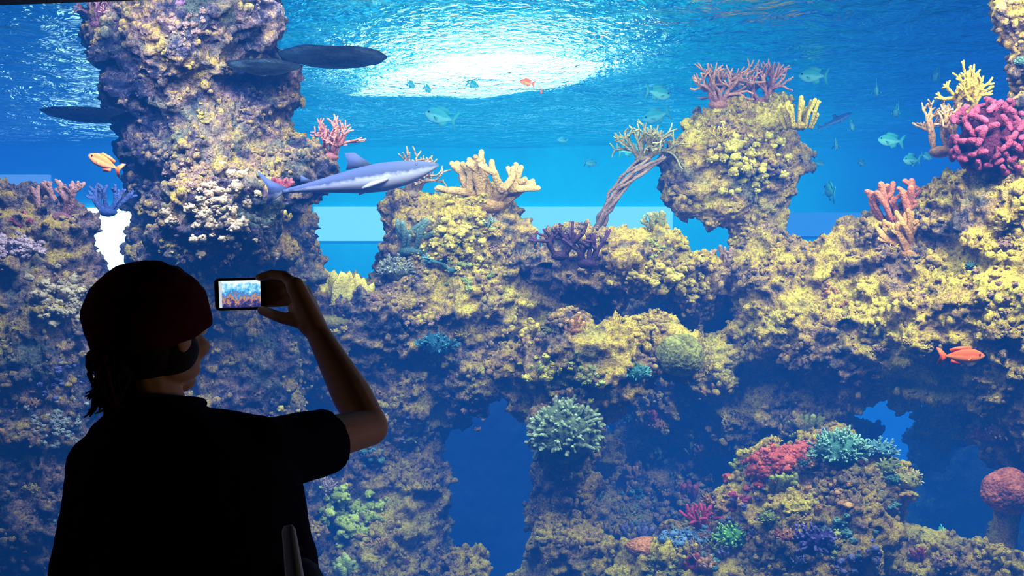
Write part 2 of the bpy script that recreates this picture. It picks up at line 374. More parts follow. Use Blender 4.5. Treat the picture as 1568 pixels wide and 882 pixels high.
cam0=Vector((0,0,ZC))
def hit(u,v,dy=5.5):
    d=(W(u,v,1.0)-cam0).normalized()
    p,n,i,dist=bvh.ray_cast(cam0,d)
    if p is None: return W(u,v,dy),Vector((0,-0.3,1)).normalized()
    return p,n

def nubs(name,count,rmin,rmax,mat,seed,thr):
    r=np.random.RandomState(seed)
    F4=[f for f in AF if len(f)==4]; FA=np.array(F4)
    fc=AVn[FA].mean(axis=1)
    nn=np.cross(AVn[FA[:,2]]-AVn[FA[:,0]],AVn[FA[:,3]]-AVn[FA[:,1]]); nn/= (np.linalg.norm(nn,axis=1)[:,None]+1e-9)
    ok=np.where((nn[:,1]<0.35)&(nn[:,2]>-0.25)&(fc[:,2]>0.05)&(fc[:,1]<6.3))[0]
    sel=r.choice(ok,count*3)
    keep=[i for i in sel if noise.noise(Vector(fc[i])*3.7+Vector((seed,0,0)))>thr][:count]
    keep=np.array(keep); v,f=ico(2); nv=len(v); k=len(keep)
    rad=rmin+(rmax-rmin)*r.rand(k)**2
    sc=np.stack([rad*r.uniform(.6,1.3,k),rad*r.uniform(.6,1.3,k),rad*r.uniform(.6,1.5,k)],1)
    V=v[None,:,:]*sc[:,None,:]*(1+0.12*r.randn(k,nv,1))+(fc[keep]+nn[keep]*rad[:,None]*0.3)[:,None,:]
    Fa=(f[None,:,:]+(np.arange(k)*nv)[:,None,None]).reshape(-1,3)
    me=bpy.data.meshes.new(name); me.from_pydata(V.reshape(-1,3).tolist(),[],Fa.tolist())
    me.materials.append(mat); me.polygons.foreach_set('use_smooth',[True]*len(me.polygons))
    ob=bpy.data.objects.new(name,me); coll.objects.link(ob)
nubs('encrusting_coral',12000,0.006,0.024,rock_mat('encrusting_ochre',0.065,.15),3,0.0)
nubs('encrusting_coral',8000,0.005,0.016,rock_mat('encrusting_mixed',0.03,.6),9,0.05)

# ------------------------------------------------------------------ corals
crng=random.Random(5)
def rv(s): return Vector((crng.uniform(-s,s),crng.uniform(-s,s),crng.uniform(-s,s)))
def branch(mb,p,d,Ln,r,lvl,mx,spread,flat,taper,sides,jit):
    pts=[p]; rad=[r]; n=3
    dd=d.copy()
    for i in range(n):
        dd=(dd+rv(jit)+Vector((0,0,0.08))).normalized()
        pts.append(pts[-1]+dd*Ln/n); rad.append(r*(1-(1-taper)*(i+1)/n))
    mb.tube(pts,rad,sides,lvl/(mx+1.0),(lvl+1)/(mx+1.0),flat)
    if lvl<mx:
        k=crng.choice([2,2,3])
        for j in range(k):
            nd=(dd+rv(spread)).normalized()
            if flat<0.9: nd.y*=0.4; nd.normalize()
            branch(mb,pts[-1 if j<2 else -2],nd,Ln*crng.uniform(.6,.9),rad[-1]*0.92,lvl+1,mx,spread,flat,taper,sides,jit)
def grow(mb,style,u,v,size,at=None,up=None,**k):
    if at is None: p,n=hit(u,v)
    else: p=Vector(at); n=Vector((0,-.3,1)).normalized()
    S=size/F*p.y
    g=(n*0.5+Vector((0,-0.15,1))).normalized() if up is None else Vector(up).normalized()
    p=p-n*S*0.06
    if style=='stag':
        for i in range(k.get('n',6)):
            a=math.pi*2*crng.random(); s=k.get('open',0.7)*crng.uniform(.3,1)
            d=(g+Vector((math.cos(a)*s,math.sin(a)*s*.7,0.1))).normalized()
            branch(mb,p+Vector((math.cos(a),math.sin(a)*.6,0))*S*0.12,d,S*0.36*crng.uniform(.8,1.15),S*k.get('r',0.058),0,k.get('lv',3),0.85,1.0,0.8,6,0.28)
        mb.sphere(p,(S*.22,S*.2,S*.12),2,0.1)
    elif style=='elk':
        for i in range(k.get('n',6)):
            a=-1.1+2.2*(i+crng.random()*.6)/k.get('n',6)
            d=Vector((math.sin(a),crng.uniform(-.35,.15),math.cos(a)*.8)).normalized()
            branch(mb,p+Vector((math.sin(a)*S*.1,crng.uniform(-.1,.1)*S,0)),d,S*0.40,S*k.get('r',0.11),0,k.get('lv',2),0.75,0.4,0.85,8,0.25)
        mb.sphere(p,(S*.3,S*.2,S*.15),2,0.1)
    elif style=='finger':
        for i in range(k.get('n',8)):
            a=math.pi*2*crng.random(); s=crng.random()**.5*k.get('w',.4)
            q=p+Vector((math.cos(a)*s*S,math.sin(a)*s*S*.5,0))
            h=S*crng.uniform(.5,1.1)*(1-s*.5); r=S*k.get('r',.1)*crng.uniform(.8,1.2)
            d=(g+Vector((math.cos(a)*s*.9,math.sin(a)*.2,0))).normalized()
            q1=q+d*h*.5+rv(S*.06); q2=q+d*h+rv(S*.09)
            mb.tube([q-d*S*.1,q1,q2],[r*.8,r,r*1.05],8)
            if crng.random()<.7: mb.tube([q1,q1+Vector((crng.choice([-1,1])*.16,-.05,.2))*S,q1+Vector((crng.choice([-1,1])*.18,-.05,.4))*S],[r*.7,r*.8,r*.8],8)
        mb.sphere(p,(S*.4,S*.25,S*.15),2,0.1)
    elif style=='lettuce':   # upright wavy blades
        nb_=k.get('n',9)
        for i in range(nb_):
            bx=(-.55+1.1*(i+.5)/nb_+crng.uniform(-.06,.06))*S; by=crng.uniform(-.25,.1)*S; w=S*crng.uniform(.14,.24); h=S*crng.uniform(.6,1.05); lean=crng.uniform(-.2,.2)+bx/S*.4; yw=crng.uniform(-.7,.7); o=rv(9)
            V=[];T=[]; nu_,nv_=8,8
            for sd_ in (-1,1):
                for jv in range(nv_+1):
                    t=jv/nv_
                    for iu in range(nu_+1):
                        s_=iu/nu_*2-1; ww=w*(.45+.75*t)*(1-.25*t*t); hh=h*t*(1-.18*s_*s_)+.05*h*math.sin(s_*7+i)*t
                        lx=s_*ww; ly=S*.05*noise.noise(Vector((s_*1.5,t*2,0))+o)*2+sd_*S*.022*(1.1-.5*t)
                        V.append((p.x+bx+lx*math.cos(yw)-ly*math.sin(yw)+lean*hh,p.y+by+lx*math.sin(yw)+ly*math.cos(yw),p.z-S*.08+hh)); T.append(t)
            A_=(nu_+1)*(nv_+1); Fs=[]
            for jv in range(nv_):
                for iu in range(nu_):
                    a_=jv*(nu_+1)+iu; Fs.append((a_,a_+1,a_+nu_+2,a_+nu_+1)); Fs.append((A_+a_,A_+a_+nu_+1,A_+a_+nu_+2,A_+a_+1))
            for iu in range(nu_):
                a_=nv_*(nu_+1)+iu; Fs.append((a_,a_+1,A_+a_+1,A_+a_))
            for jv in range(nv_):
                a_=jv*(nu_+1); Fs.append((a_,a_+nu_+1,A_+a_+nu_+1,A_+a_)); a_+=nu_; Fs.append((a_,A_+a_,A_+a_+nu_+1,a_+nu_+1))
            mb.raw(V,Fs,T)
        mb.sphere(p,(S*.6,S*.3,S*.15),2,0.1)
    elif style=='bush':
        asp=k.get('asp',.65); c=p+n*S*.1
        mb.sphere(c,(S*.72,S*.55,S*.72*asp),3,0.0,nz=.5)
        M=k.get('n',90)
        for i in range(M):
            z=1-1.55*(i+.5)/M; rr=math.sqrt(max(0,1-z*z)); a=i*2.39996+crng.uniform(-.2,.2)
            d=Vector((rr*math.cos(a),rr*math.sin(a),z))
            if d.y>0.5 or crng.random()<.12: continue
            lump=1+.25*noise.noise(d*2.2+Vector((u,v,0))*.1)
            q=c+Vector((d.x*S*.66,d.y*S*.5,d.z*S*.66*asp))*lump; d2=(d+Vector((0,0,.35))+rv(.45)).normalized()
            h=S*crng.uniform(.14,.34); r=S*k.get('r',.05)
            mb.tube([q,q+d2*h*.5,q+(d2+rv(.2))*h],[r,r*1.05,r*.85],6,0.1,1)
            for _ in range(2):
                d3=(d2+rv(.9)).normalized(); mb.tube([q+d2*h*.45,q+d2*h*.45+d3*h*.45],[r*.8,r*.65],5,.4,1)
    elif style=='cauli':
        c=p+n*S*.35; mb.sphere(c,(S*.72,S*.6,S*.76),3,0.0,nz=.3)
        M=k.get('n',80)
        for i in range(M):
            z=1-1.9*(i+.5)/M; rr=math.sqrt(max(0,1-z*z)); a=i*2.39996
            d=(Vector((rr*math.cos(a),rr*math.sin(a),z))+rv(.12)).normalized()
            if d.y>.45: continue
            lump=1+.25*noise.noise(d*1.8+Vector((3.1,8,1)))
            q=c+Vector((d.x*S*.68,d.y*S*.56,d.z*S*.72))*lump
            d2=(d+rv(.4)).normalized(); h=S*crng.uniform(.2,.32); r=S*crng.uniform(.07,.09)
            e=q+d2*h; t=(d.cross(rv(1))).normalized()
            mb.tube([q,q+d2*h*.6,e+t*r*.8,e+t*r*2.4-d*r*.5],[r*.9,r,r*1.05,r*.95],8,.0,.9)
            mb.tube([q+d2*h*.5,e-t*r*1.0,e-t*r*2.4-d*r*.5],[r*.9,r,r*.95],8,.4,.9)
    elif style=='brain':
        sub=5; vv,ff=ico(sub); asp=k.get('asp',.85); c=p+n*S*k.get('lift',.25); o=rv(20); V=[];T=[]
        for q in vv:
            qv=Vector(q); w=qv*k.get('fs',5)+noise.noise_vector(qv*3+o)*.9
            h=abs(noise.noise(w+o)); h=min(1,h*3.5)
            kk=1+0.07*h+.12*noise.noise(qv*1.5+o)
            V.append((c.x+q[0]*S*kk,c.y+q[1]*S*.85*kk,c.z+q[2]*S*asp*kk)); T.append(h)
        mb.raw(V,ff,T)
    elif style=='crust':
        rs=k.get('rs',1.0)
        for i in range(k.get('n',70)):
            dx=crng.gauss(0,.45); dz=crng.gauss(0,.45)
            uu=u+dx*size; v2=v+dz*size*k.get('asp',.6)-dx*size*k.get('tilt',0)
            q,nn=hit(uu,v2)
            if abs(q.y-p.y)>.3: continue
            r=S*crng.uniform(.05,.13)*rs; mb.sphere(q+nn*r*.3,(r,r,r*.7),2,crng.uniform(.2,1),nz=.5)
            for _ in range(6):
                dq=rv(1).normalized(); mb.sphere(q+nn*r*.35+dq*r*.9,r*.32,1,crng.uniform(.4,1))
def coral(name,style,u,v,size,base,tip,at=None,up=None,**k):
    mb=MB(); grow(mb,style,u,v,size,at,up,**k)
    return mb.obj(name,coral_mat(base,tip))
coral('branching_coral','stag',508,240,64,(.5,.16,.14),(.95,.36,.24),n=8)
coral('branching_coral','stag',150,38,52,(.4,.14,.18),(.85,.38,.32),n=9)
coral('branching_coral','stag',275,5,40,(.4,.18,.3),(.7,.45,.45),n=5)
coral('elkhorn_coral','elk',92,332,66,(.3,.12,.12),(.75,.36,.22),n=5,r=.09)
coral('elkhorn_coral','elk',172,330,48,(.06,.10,.28),(.16,.20,.4),n=5,at=W(165,322,4.95),r=.09)
coral('elkhorn_coral','elk',750,312,84,(.5,.26,.08),(.9,.56,.20),n=8,r=.10)
coral('branching_coral','stag',632,300,62,(.4,.25,.16),(.8,.5,.26),n=7)
coral('finger_coral','finger',636,385,62,(.10,.2,.18),(.25,.36,.25),n=6,r=.07,w=.3)
coral('lettuce_coral','lettuce',505,492,92,(.35,.27,.06),(1,.76,.14),n=9)
coral('acropora_coral','bush',608,412,32,(.25,.26,.2),(.5,.5,.33),n=70)
coral('acropora_coral','bush',668,528,34,(.03,.14,.2),(.1,.42,.45),n=60)
coral('branching_coral','stag',690,415,46,(.08,.2,.2),(.15,.4,.4),n=3)
coral('branching_coral','stag',858,398,66,(.05,.02,.05),(.12,.05,.10),n=5,r=.06,lv=2,at=W(858,388,5.15))
coral('branching_coral','stag',898,405,68,(.05,.02,.07),(.12,.05,.12),n=5,open=.3,lv=2,at=W(898,400,5.15))
coral('branching_coral','stag',1098,158,68,(.6,.25,.18),(1,.52,.32),n=11,open=1.1)
coral('branching_coral','stag',1165,155,64,(.6,.24,.2),(.95,.45,.32),n=10,open=1.0)
coral('finger_coral','finger',1222,190,44,(.6,.4,.05),(1,.8,.12),n=12,r=.07,w=.6)
coral('branching_coral','stag',1478,178,68,(.55,.33,.05),(1,.68,.08),n=8,at=W(1478,172,5.0),r=.07)
coral('branching_coral','stag',1435,235,76,(.45,.22,.10),(.75,.42,.18),n=6,at=W(1440,228,5.05))
coral('cauliflower_coral','cauli',1508,215,60,(.09,.01,.04),(.60,.10,.19),at=W(1512,230,4.82),n=70)
coral('finger_coral','finger',1388,332,66,(.5,.14,.08),(.9,.30,.15),n=18,r=.075,w=.75)
coral('elkhorn_coral','elk',1395,390,66,(.5,.22,.06),(.9,.42,.12),n=8)
coral('brain_coral','brain',1042,545,36,(.10,.12,.03),(.42,.38,.10),lift=.1,fs=12)
coral('acropora_coral','bush',972,572,26,(.05,.2,.2),(.2,.6,.5),n=60)
coral('acropora_coral','bush',866,665,66,(.16,.22,.11),(.56,.68,.36),n=150,asp=.85,r=.05)
coral('crust_coral','crust',848,578,55,(.4,.36,.06),(.85,.68,.10),n=50)
coral('crust_coral','crust',1188,708,52,(.5,.06,.05),(.95,.20,.13),asp=.42,tilt=.45,n=170,rs=1.7)
coral('acropora_coral','bush',1285,690,50,(.1,.30,.25),(.50,.88,.62),n=140,asp=.6,r=.04)
coral('acropora_coral','bush',1345,690,32,(.1,.3,.35),(.4,.7,.7),n=70,asp=.5)
coral('acropora_coral','bush',1386,735,30,(.5,.42,.1),(1,.85,.3),n=60)
coral('acropora_coral','bush',1245,826,42,(.05,.03,.2),(.28,.22,.6),n=90,r=.06)
coral('acropora_coral','bush',1125,825,36,(.1,.35,.05),(.5,.85,.2),n=90)
coral('soft_coral','stag',1072,808,64,(.4,.02,.08),(.8,.10,.18),n=20,open=1.1,r=.06,lv=1)
coral('soft_coral','stag',1122,778,42,(.25,.02,.1),(.55,.08,.17),n=10,r=.09,lv=1)
coral('brain_coral','brain',990,838,30,(.5,.14,.05),(.95,.38,.13),asp=.45,lift=.1,fs=9)
coral('crust_coral','crust',1055,824,36,(.1,.2,.4),(.3,.5,.75),asp=.35,rs=1.6)
coral('brain_coral','brain',1545,752,38,(.35,.07,.05),(.72,.22,.14),fs=16,at=W(1545,750,4.85),lift=0)
coral('acropora_coral','bush',495,748,24,(.4,.25,.25),(.9,.65,.55),n=60)
coral('crust_coral','crust',535,790,50,(.4,.5,.05),(.85,.9,.15),asp=.9,rs=1.5)
coral('finger_coral','finger',530,885,36,(.4,.5,.1),(.75,.85,.2),n=10,r=.13)
coral('crust_coral','crust',95,455,50,(.45,.35,.15),(.85,.65,.3),asp=.8,rs=1.4)
coral('crust_coral','crust',20,378,44,(.5,.3,.3),(.85,.6,.5),asp=.4,rs=1.4)
coral('crust_coral','crust',1010,430,70,(.55,.38,.08),(.9,.66,.12),asp=.5,rs=1.1)
coral('crust_coral','crust',1140,235,70,(.55,.42,.08),(.95,.76,.12),asp=.9,n=70,rs=1.0)
coral('crust_coral','crust',90,650,44,(.3,.35,.3),(.6,.6,.4),asp=.9)
coral('crust_coral','crust',690,380,60,(.5,.36,.08),(.9,.70,.12),asp=.8,n=60,rs=1.1)
coral('crust_coral','crust',340,320,70,(.50,.34,.18),(.85,.6,.30),asp=.9,n=90,rs=1.1)
pal=[((.45,.28,.06),(.88,.64,.10)),((.28,.15,.11),(.6,.36,.22)),((.08,.2,.18),(.25,.5,.42)),((.08,.08,.22),(.26,.24,.5)),((.45,.18,.06),(.85,.44,.15)),((.22,.26,.06),(.55,.58,.14)),((.4,.05,.07),(.7,.15,.16))]
wt=[6,4,2,1.2,4,4,0.3]; wt2=[5,3,3,3,3,4,1.0]
mbs=[MB() for _ in pal]
for i in range(370):
    lowr = i>=240
    if lowr: u=crng.uniform(940,1540); v=crng.uniform(640,880)
    else: u=crng.uniform(0,1568); v=crng.uniform(150,880) if crng.random()<.85 else crng.uniform(0,150)
    p,n=hit(u,v,99)
    if p.y>6.2 or (n.z<-.1): continue
    j=crng.choices(range(len(pal)),wt2 if lowr else wt)[0]; st=crng.choice(['crust','bush','bush','stag','finger'] if lowr else ['crust','crust','bush','stag','finger'])
    s=crng.uniform(14,30) if lowr else crng.uniform(12,26)
    if st=='crust': grow(mbs[j],st,u,v,s*1.6,n=18,asp=.9,rs=1.3)
    elif st=='bush': grow(mbs[j],st,u,v,s*.8,n=34,r=.07)
    elif st=='stag': grow(mbs[j],st,u,v,s*1.1,n=5,r=.07,lv=2,open=1.1)
    else: grow(mbs[j],st,u,v,s*1.1,n=6,r=.13,w=.6)
for mbx,(b_,t_) in zip(mbs,pal): mbx.obj('coral_colonies',coral_mat(b_,t_))
mb=MB(); mb.tube([W(1535,900,4.95),W(1532,850,4.95),W(1540,800,4.9),W(1545,765,4.87)],[.09,.07,.06,.07],10); mb.obj('coral_stalk',rockC)
mb=MB(); a0=W(918,345,5.6); a1=W(1000,240,5.7)
for i in range(9):
    P=[];Rr=[]; ph0=crng.uniform(0,6)
    for s in range(14):
        t=s/13; c=a0.lerp(a1,t)+Vector((-.05*math.sin(t*3.1),0,0)); w=.016+.05*t*t+.012*math.sin(t*9+ph0); an=i*.7+t*2.4+.5*math.sin(t*7+ph0)
        P.append(c+Vector((math.cos(an)*w,math.sin(an)*w,math.sin(an)*.3*w))+rv(.006)); Rr.append((.013-.005*t)*crng.uniform(.75,1.2))
    mb.tube(P,Rr,7)
mb.obj('twisted_sea_fan',coral_mat((.18,.10,.10),(.48,.30,.20)))
coral('branching_coral','stag',985,230,60,(.35,.25,.12),(.55,.50,.2),n=12,at=W(985,240,5.7),open=1.0)
coral('finger_coral','finger',1005,350,30,(.3,.3,.12),(.6,.55,.22),n=8,r=.12)
def plate(u,v,hw,y,root=None):
    mb=MB(); c=W(u,v,y); r=hw/F*y; V=[];Fc=[];T=[]; nr,ns=10,48
    for side in (0,1):
        for i in range(nr+1):
            for k in range(ns):
                a=2*math.pi*k/ns; rr=r*i/nr*(1+.1*noise.noise(Vector((math.cos(a)*1.5,math.sin(a)*1.5,u)))+.02*math.sin(a*9))
                zz=(.012*(i/nr)**2+.008*noise.noise(Vector((math.cos(a)*1.5,math.sin(a)*1.5,i*.4+u))))+(-.022*(1-(i/nr)**3) if side==0 else .008*(1-(i/nr)**4))
                V.append((c.x+rr*math.cos(a),c.y+rr*math.sin(a)*.9,c.z+zz)); T.append(i/nr)
    B=(nr+1)*ns
    for i in range(nr):
        for k in range(ns):
            k2=(k+1)%ns
            Fc.append((i*ns+k,(i+1)*ns+k,(i+1)*ns+k2,i*ns+k2)); Fc.append((B+i*ns+k,B+i*ns+k2,B+(i+1)*ns+k2,B+(i+1)*ns+k))
    for k in range(ns):
        k2=(k+1)%ns; Fc.append((nr*ns+k,B+nr*ns+k,B+nr*ns+k2,nr*ns+k2))
    mb.raw(V,Fc,T)
    mb.obj('plate_coral',coral_mat((.06,.14,.20),(.22,.36,.42)))
plate(512,90,84,4.95); plate(140,178,74,4.95); plate(402,104,56,4.78)

# ------------------------------------------------------------------ fish
def fish_mesh(name,L,H,cols,pos,yaw,pitch=0,kind='reef',roll=0):
    mb=MB()
    if kind=='reef': prof=[(0,.04),(.04,.3),(.12,.62),(.25,.92),(.4,1),(.55,.92),(.7,.66),(.82,.36),(.9,.2),(.95,.2)]; wf=.38
    else: prof=[(0,.08),(.03,.24),(.07,.42),(.12,.60),(.22,.86),(.35,1),(.48,.92),(.62,.66),(.76,.4),(.87,.22),(.95,.16)]; wf=.9
    C=[];A=[];B=[]
    for s,h in prof:
        C.append(Vector((L*(.5-s),0,0 if kind=='reef' else -.1*H*h))); A.append(Vector((0,H*.5*h*wf,0))); B.append(Vector((0,0,H*.5*h)))
    mb.loft(C,A,B,16,[.5]*len(C))
    def fin(pts,th=.004,mat=0,axis=Vector((0,1,0))):
        a=axis.normalized()*th; n=len(pts); P=[Vector(p)+a for p in pts]+[Vector(p)-a for p in pts]
        mb.raw(P,[tuple(range(n)),tuple(reversed(range(n,2*n)))]+[(i,i+n,(i+1)%n+n,(i+1)%n) for i in range(n)],.5,mat)
    th=L*.008
    if kind=='reef':
        fin([(-.42*L,0,.12*H),(-.56*L,0,.55*H),(-.66*L,0,.62*H),(-.56*L,0,0),(-.66*L,0,-.62*H),(-.56*L,0,-.55*H),(-.42*L,0,-.12*H)],th,1)
        fin([(.22*L,0,.40*H),(.12*L,0,.68*H),(-.12*L,0,.66*H),(-.34*L,0,.5*H),(-.30*L,0,.2*H),(0,0,.4*H)],th,1)
        fin([(-.02*L,0,-.4*H),(-.12*L,0,-.68*H),(-.32*L,0,-.48*H),(-.30*L,0,-.2*H)],th,1)
        fin([(.18*L,.17*H,-.1*H),(.02*L,.4*H,-.2*H),(.04*L,.38*H,-.36*H)],th,1,Vector((0,.5,1)))
        fin([(.18*L,-.17*H,-.1*H),(.02*L,-.4*H,-.2*H),(.04*L,-.38*H,-.36*H)],th,1,Vector((0,-.5,1)))
    else:
        fin([(-.42*L,0,.08*H),(-.5*L,0,.38*H),(-.58*L,0,.85*H),(-.53*L,0,.15*H),(-.56*L,0,-.38*H),(-.46*L,0,-.1*H)],th,0)
        fin([(.10*L,0,.38*H),(.01*L,0,.88*H),(-.05*L,0,.92*H),(-.04*L,0,.6*H),(-.06*L,0,.35*H)],th,0)
        fin([(-.27*L,0,.18*H),(-.33*L,0,.42*H),(-.34*L,0,.14*H)],th,0)
        fin([(.20*L,.3*H,-.2*H),(.04*L,1.0*H,-.42*H),(0.0*L,1.0*H,-.46*H),(.08*L,.3*H,-.22*H)],th,0,Vector((0,0.3,1)))
        fin([(.20*L,-.3*H,-.2*H),(.04*L,-1.0*H,-.42*H),(0.0*L,-1.0*H,-.46*H),(.08*L,-.3*H,-.22*H)],th,0,Vector((0,-.3,1)))
        fin([(-.2*L,.1*H,-.25*H),(-.28*L,.3*H,-.5*H),(-.28*L,.08*H,-.2*H)],th,0)
    ex=.36*L
    for s in (-1,1): mb.sphere((ex,s*H*.5*wf*(.68 if kind=='reef' else .5),.1*H),H*(.07 if kind=='reef' else .05),2,.5,2)
    m,nt=newmat(name+'_skin'); o=N(nt,'ShaderNodeOutputMaterial'); p=N(nt,'ShaderNodeBsdfPrincipled'); p.inputs['Roughness'].default_value=.7; p.inputs['Specular IOR Level'].default_value=.12
    tc=N(nt,'ShaderNodeTexCoord'); sp=N(nt,'ShaderNodeSeparateXYZ'); nt.links.new(tc.outputs['Object'],sp.inputs[0])
    nz=noise_n(nt,25,3,.6,0,tc.outputs['Object'])
    f=math_n(nt,'ADD',math_n(nt,'MULTIPLY',sp.outputs['Z'],1.0/H),math_n(nt,'MULTIPLY',nz.outputs['Fac'],.3))
    b_=.24 if kind=='reef' else .14
    rp=ramp(nt,[(0.0,cols[1]),(.02 if kind!='reef' else .12,cols[1]),(b_,cols[0])]); nt.links.new(f,rp.inputs[0]); nt.links.new(rp.outputs[0],p.inputs['Base Color']); nt.links.new(p.outputs[0],o.inputs[0])
    ob=mb.obj(name,[m,simple(name+'_fin',cols[0],.5),simple('fish_eye',(.01,.01,.01),.2,.5)])
    ob.location=pos; ob.rotation_euler=(roll,pitch,yaw)
    return ob
D=math.radians
fish_mesh('shark',.74,.13,((.045,.06,.13),(.28,.28,.40)),W(548,273,4.45),D(12),D(-11),'shark')
fish_mesh('shark',.30,.05,((.10,.25,.40),(.4,.6,.7)),W(1280,184,7.0),D(20),D(-25),'shark')
og=((.95,.16,.03),(.95,.32,.10)); te=((.08,.55,.50),(.25,.78,.66))
fish_mesh('orange_fish',.15,.055,og,W(158,248,4.35),D(175),D(-25))
fish_mesh('orange_fish',.19,.062,((.9,.10,.02),(.95,.24,.05)),W(1476,545,4.3),D(5),D(0))
fish_mesh('orange_fish',.09,.035,og,W(806,126,6.0),D(160),D(-15))
fish_mesh('orange_fish',.06,.03,og,W(829,140,6.0),D(80),D(0))
for i,(u,v,l,yw,y) in enumerate([(1243,116,44,150,6.6),(1010,143,42,20,6.9),(672,178,50,185,7.0),(1362,215,38,170,6.3),(1270,292,32,90,6.5),(1342,138,26,70,6.2),(1372,170,24,80,6.2),(1433,115,28,80,6.2),
   (965,228,36,10,6.6),(1003,178,42,170,7.2),(1305,193,20,60,6.5),(1441,815,26,75,5.0),(1395,245,34,200,6.3),(1435,150,24,70,6.3),(630,130,14,60,6.8),(655,136,14,60,6.8),(725,130,20,20,6.8),(1280,222,24,70,6.6),(1420,240,22,20,6.4),(905,250,22,20,7.5),(625,8,24,10,6.2),
   (1320,250,18,30,7.0),(1330,90,18,120,7.2),(1385,110,16,20,7.2),(1255,250,18,10,7.2),(860,215,16,170,7.6)]):
    s=l/F*y/ (1.1 if abs(math.cos(D(yw)))>.6 else .75)
    fish_mesh('reef_fish',s,s*.52,te,W(u,v,y),D(yw),D(crng.uniform(-20,20)))

# ------------------------------------------------------------------ woman
woman=empty('woman',(-0.55,1.7,0))
def PZ(x,y,z): return Vector((x,y,ZC+z))
hc=W(233,504,1.70)
yaw=D(-30)
fwd=Vector((math.sin(-yaw),math.cos(-yaw),0)); rgt=Vector((fwd.y,-fwd.x,0)); upv=Vector((0,0,1))
HM=Matrix((rgt,fwd,upv)).transposed()
def H(r,f,u): return hc+rgt*r+fwd*f+upv*u
body=MB()
def E(mbx,c,rad): mbx.sphere(c,rad,3,rot=HM)
E(body,H(0,-.012,.022),(.079,.092,.082)); E(body,H(0,.032,-.04),(.063,.056,.068))
E(body,H(0,.058,-.092),(.030,.028,.022)); body.cap(H(0,.088,.0),H(0,.104,-.034),.008,.012); E(body,H(0,.098,-.038),(.016,.012,.009))
for s in (-1,1):
    E(body,H(s*.031,.078,.014),(.024,.012,.009)); E(body,H(s*.039,.058,-.032),(.025,.028,.022)); E(body,H(s*.081,-.005,-.012),(.008,.018,.03)); E(body,H(s*.049,.02,-.07),(.018,.04,.02))
E(body,H(0,.086,-.062),(.024,.012,.006)); E(body,H(0,.084,-.073),(.02,.012,.007))
nb=PZ(-.60,1.70,-.235)
body.cap(H(0,-.022,-.06),nb,.048,.056)
X=Vector((1,0,0));Y=Vector((0,1,0))
def torso(mbx,rings):
    mbx.loft([PZ(x,y,z) for z,x,y,w,d in rings],[X*w for z,x,y,w,d in rings],[Y*d for z,x,y,w,d in rings],28)
torso(body,[(-.20,-.60,1.70,.055,.05),(-.25,-.575,1.69,.13,.065),(-.30,-.56,1.69,.15,.085),(-.40,-.55,1.69,.15,.095),(-.52,-.545,1.69,.135,.09),(-.60,-.54,1.69,.13,.09),(-.70,-.54,1.69,.16,.11),(-.82,-.54,1.69,.165,.11),(-.90,-.54,1.69,.12,.09)])
shR=W(402,697,1.72); elR=W(566,654,1.95); wrR=W(490,516,2.07)
shL=W(160,715,1.68); elL=PZ(-.725,1.66,-.56); wrL=PZ(-.63,1.88,-.50)
body.cap(nb,shR,.05,.05);body.cap(nb,shL,.05,.05)
body.cap(shR,elR,.047,.037); body.cap(elR,elR.lerp(wrR,.35),.037,.040); body.cap(elR.lerp(wrR,.35),wrR,.040,.026)
body.cap(shL,elL,.047,.037); body.cap(elL,wrL,.038,.025)
def capchain(mbx,P,Rr):
    for i in range(len(P)-1): mbx.cap(P[i],P[i+1],Rr[i],Rr[i+1],12)
fing={'index':[(452,438,2.10),(435,422,2.115),(415,420,2.13),(397,425,2.138)],
      'middle':[(462,447,2.12),(446,431,2.145),(426,431,2.165),(396,438,2.167)],
      'ring':[(470,460,2.135),(455,447,2.158),(434,447,2.168),(399,452,2.168)],
      'pinky':[(474,474,2.14),(460,463,2.158),(440,463,2.166),(404,466,2.167)],
      'thumb':[(476,497,2.085),(452,491,2.09),(426,485,2.105),(401,475,2.134)]}
rad={'index':(.0135,.0115,.0105,.009),'middle':(.0135,.0115,.0105,.0095),'ring':(.013,.011,.010,.009),'pinky':(.012,.010,.0092,.0082),'thumb':(.018,.0145,.0125,.0105)}
for k,P in fing.items():
    Q=[W(*p) for p in P]; capchain(body,Q,rad[k])
    body.cap(wrR,Q[0],.024 if k in('middle','index') else .021,rad[k][0]*1.5)
body.cap(W(474,490,2.085),W(464,458,2.11),.025,.022); body.cap(W(470,482,2.09),W(450,472,2.12),.02,.014)
hl=wrL+Vector((.07,.04,.0)); body.cap(wrL,hl,.024,.028)
for j in range(4):
    b0=hl+Vector((.015,.005,.022-.016*j)); body.cap(wrL,b0,.018,.011); capchain(body,[b0,b0+Vector((.035,.005,-.002)),b0+Vector((.055,-.012,-.004)),b0+Vector((.052,-.03,-.006))],(.010,.009,.0085,.0075))
capchain(body,[wrL+Vector((.02,.0,.02)),hl+Vector((-.01,-.02,.04)),hl+Vector((.02,-.035,.05))],(.014,.011,.009))
for s in (-1,1):
    hp=Vector((-.54+s*.09,1.69,.78)); kn=Vector((-.54+s*.10,1.71,.46)); an=Vector((-.54+s*.11,1.67,.09))
    body.cap(hp,kn,.085,.056); body.cap(kn,an.lerp(kn,.65),.054,.055); body.cap(an.lerp(kn,.65),an,.055,.036); body.cap(an-Vector((0,.02,.045)),an+Vector((s*.02,.13,-.055)),.036,.026)
skin=simple('skin',(.50,.27,.14),.55,.3,.1,60,.08)
ob=body.obj('body',skin); remesh(ob,.0042,3,.5); bake(ob)
def fin_part(ob): ob.parent=woman; ob.matrix_parent_inverse=Matrix.Translation(-woman.location); return ob
fin_part(ob)
mb=MB()
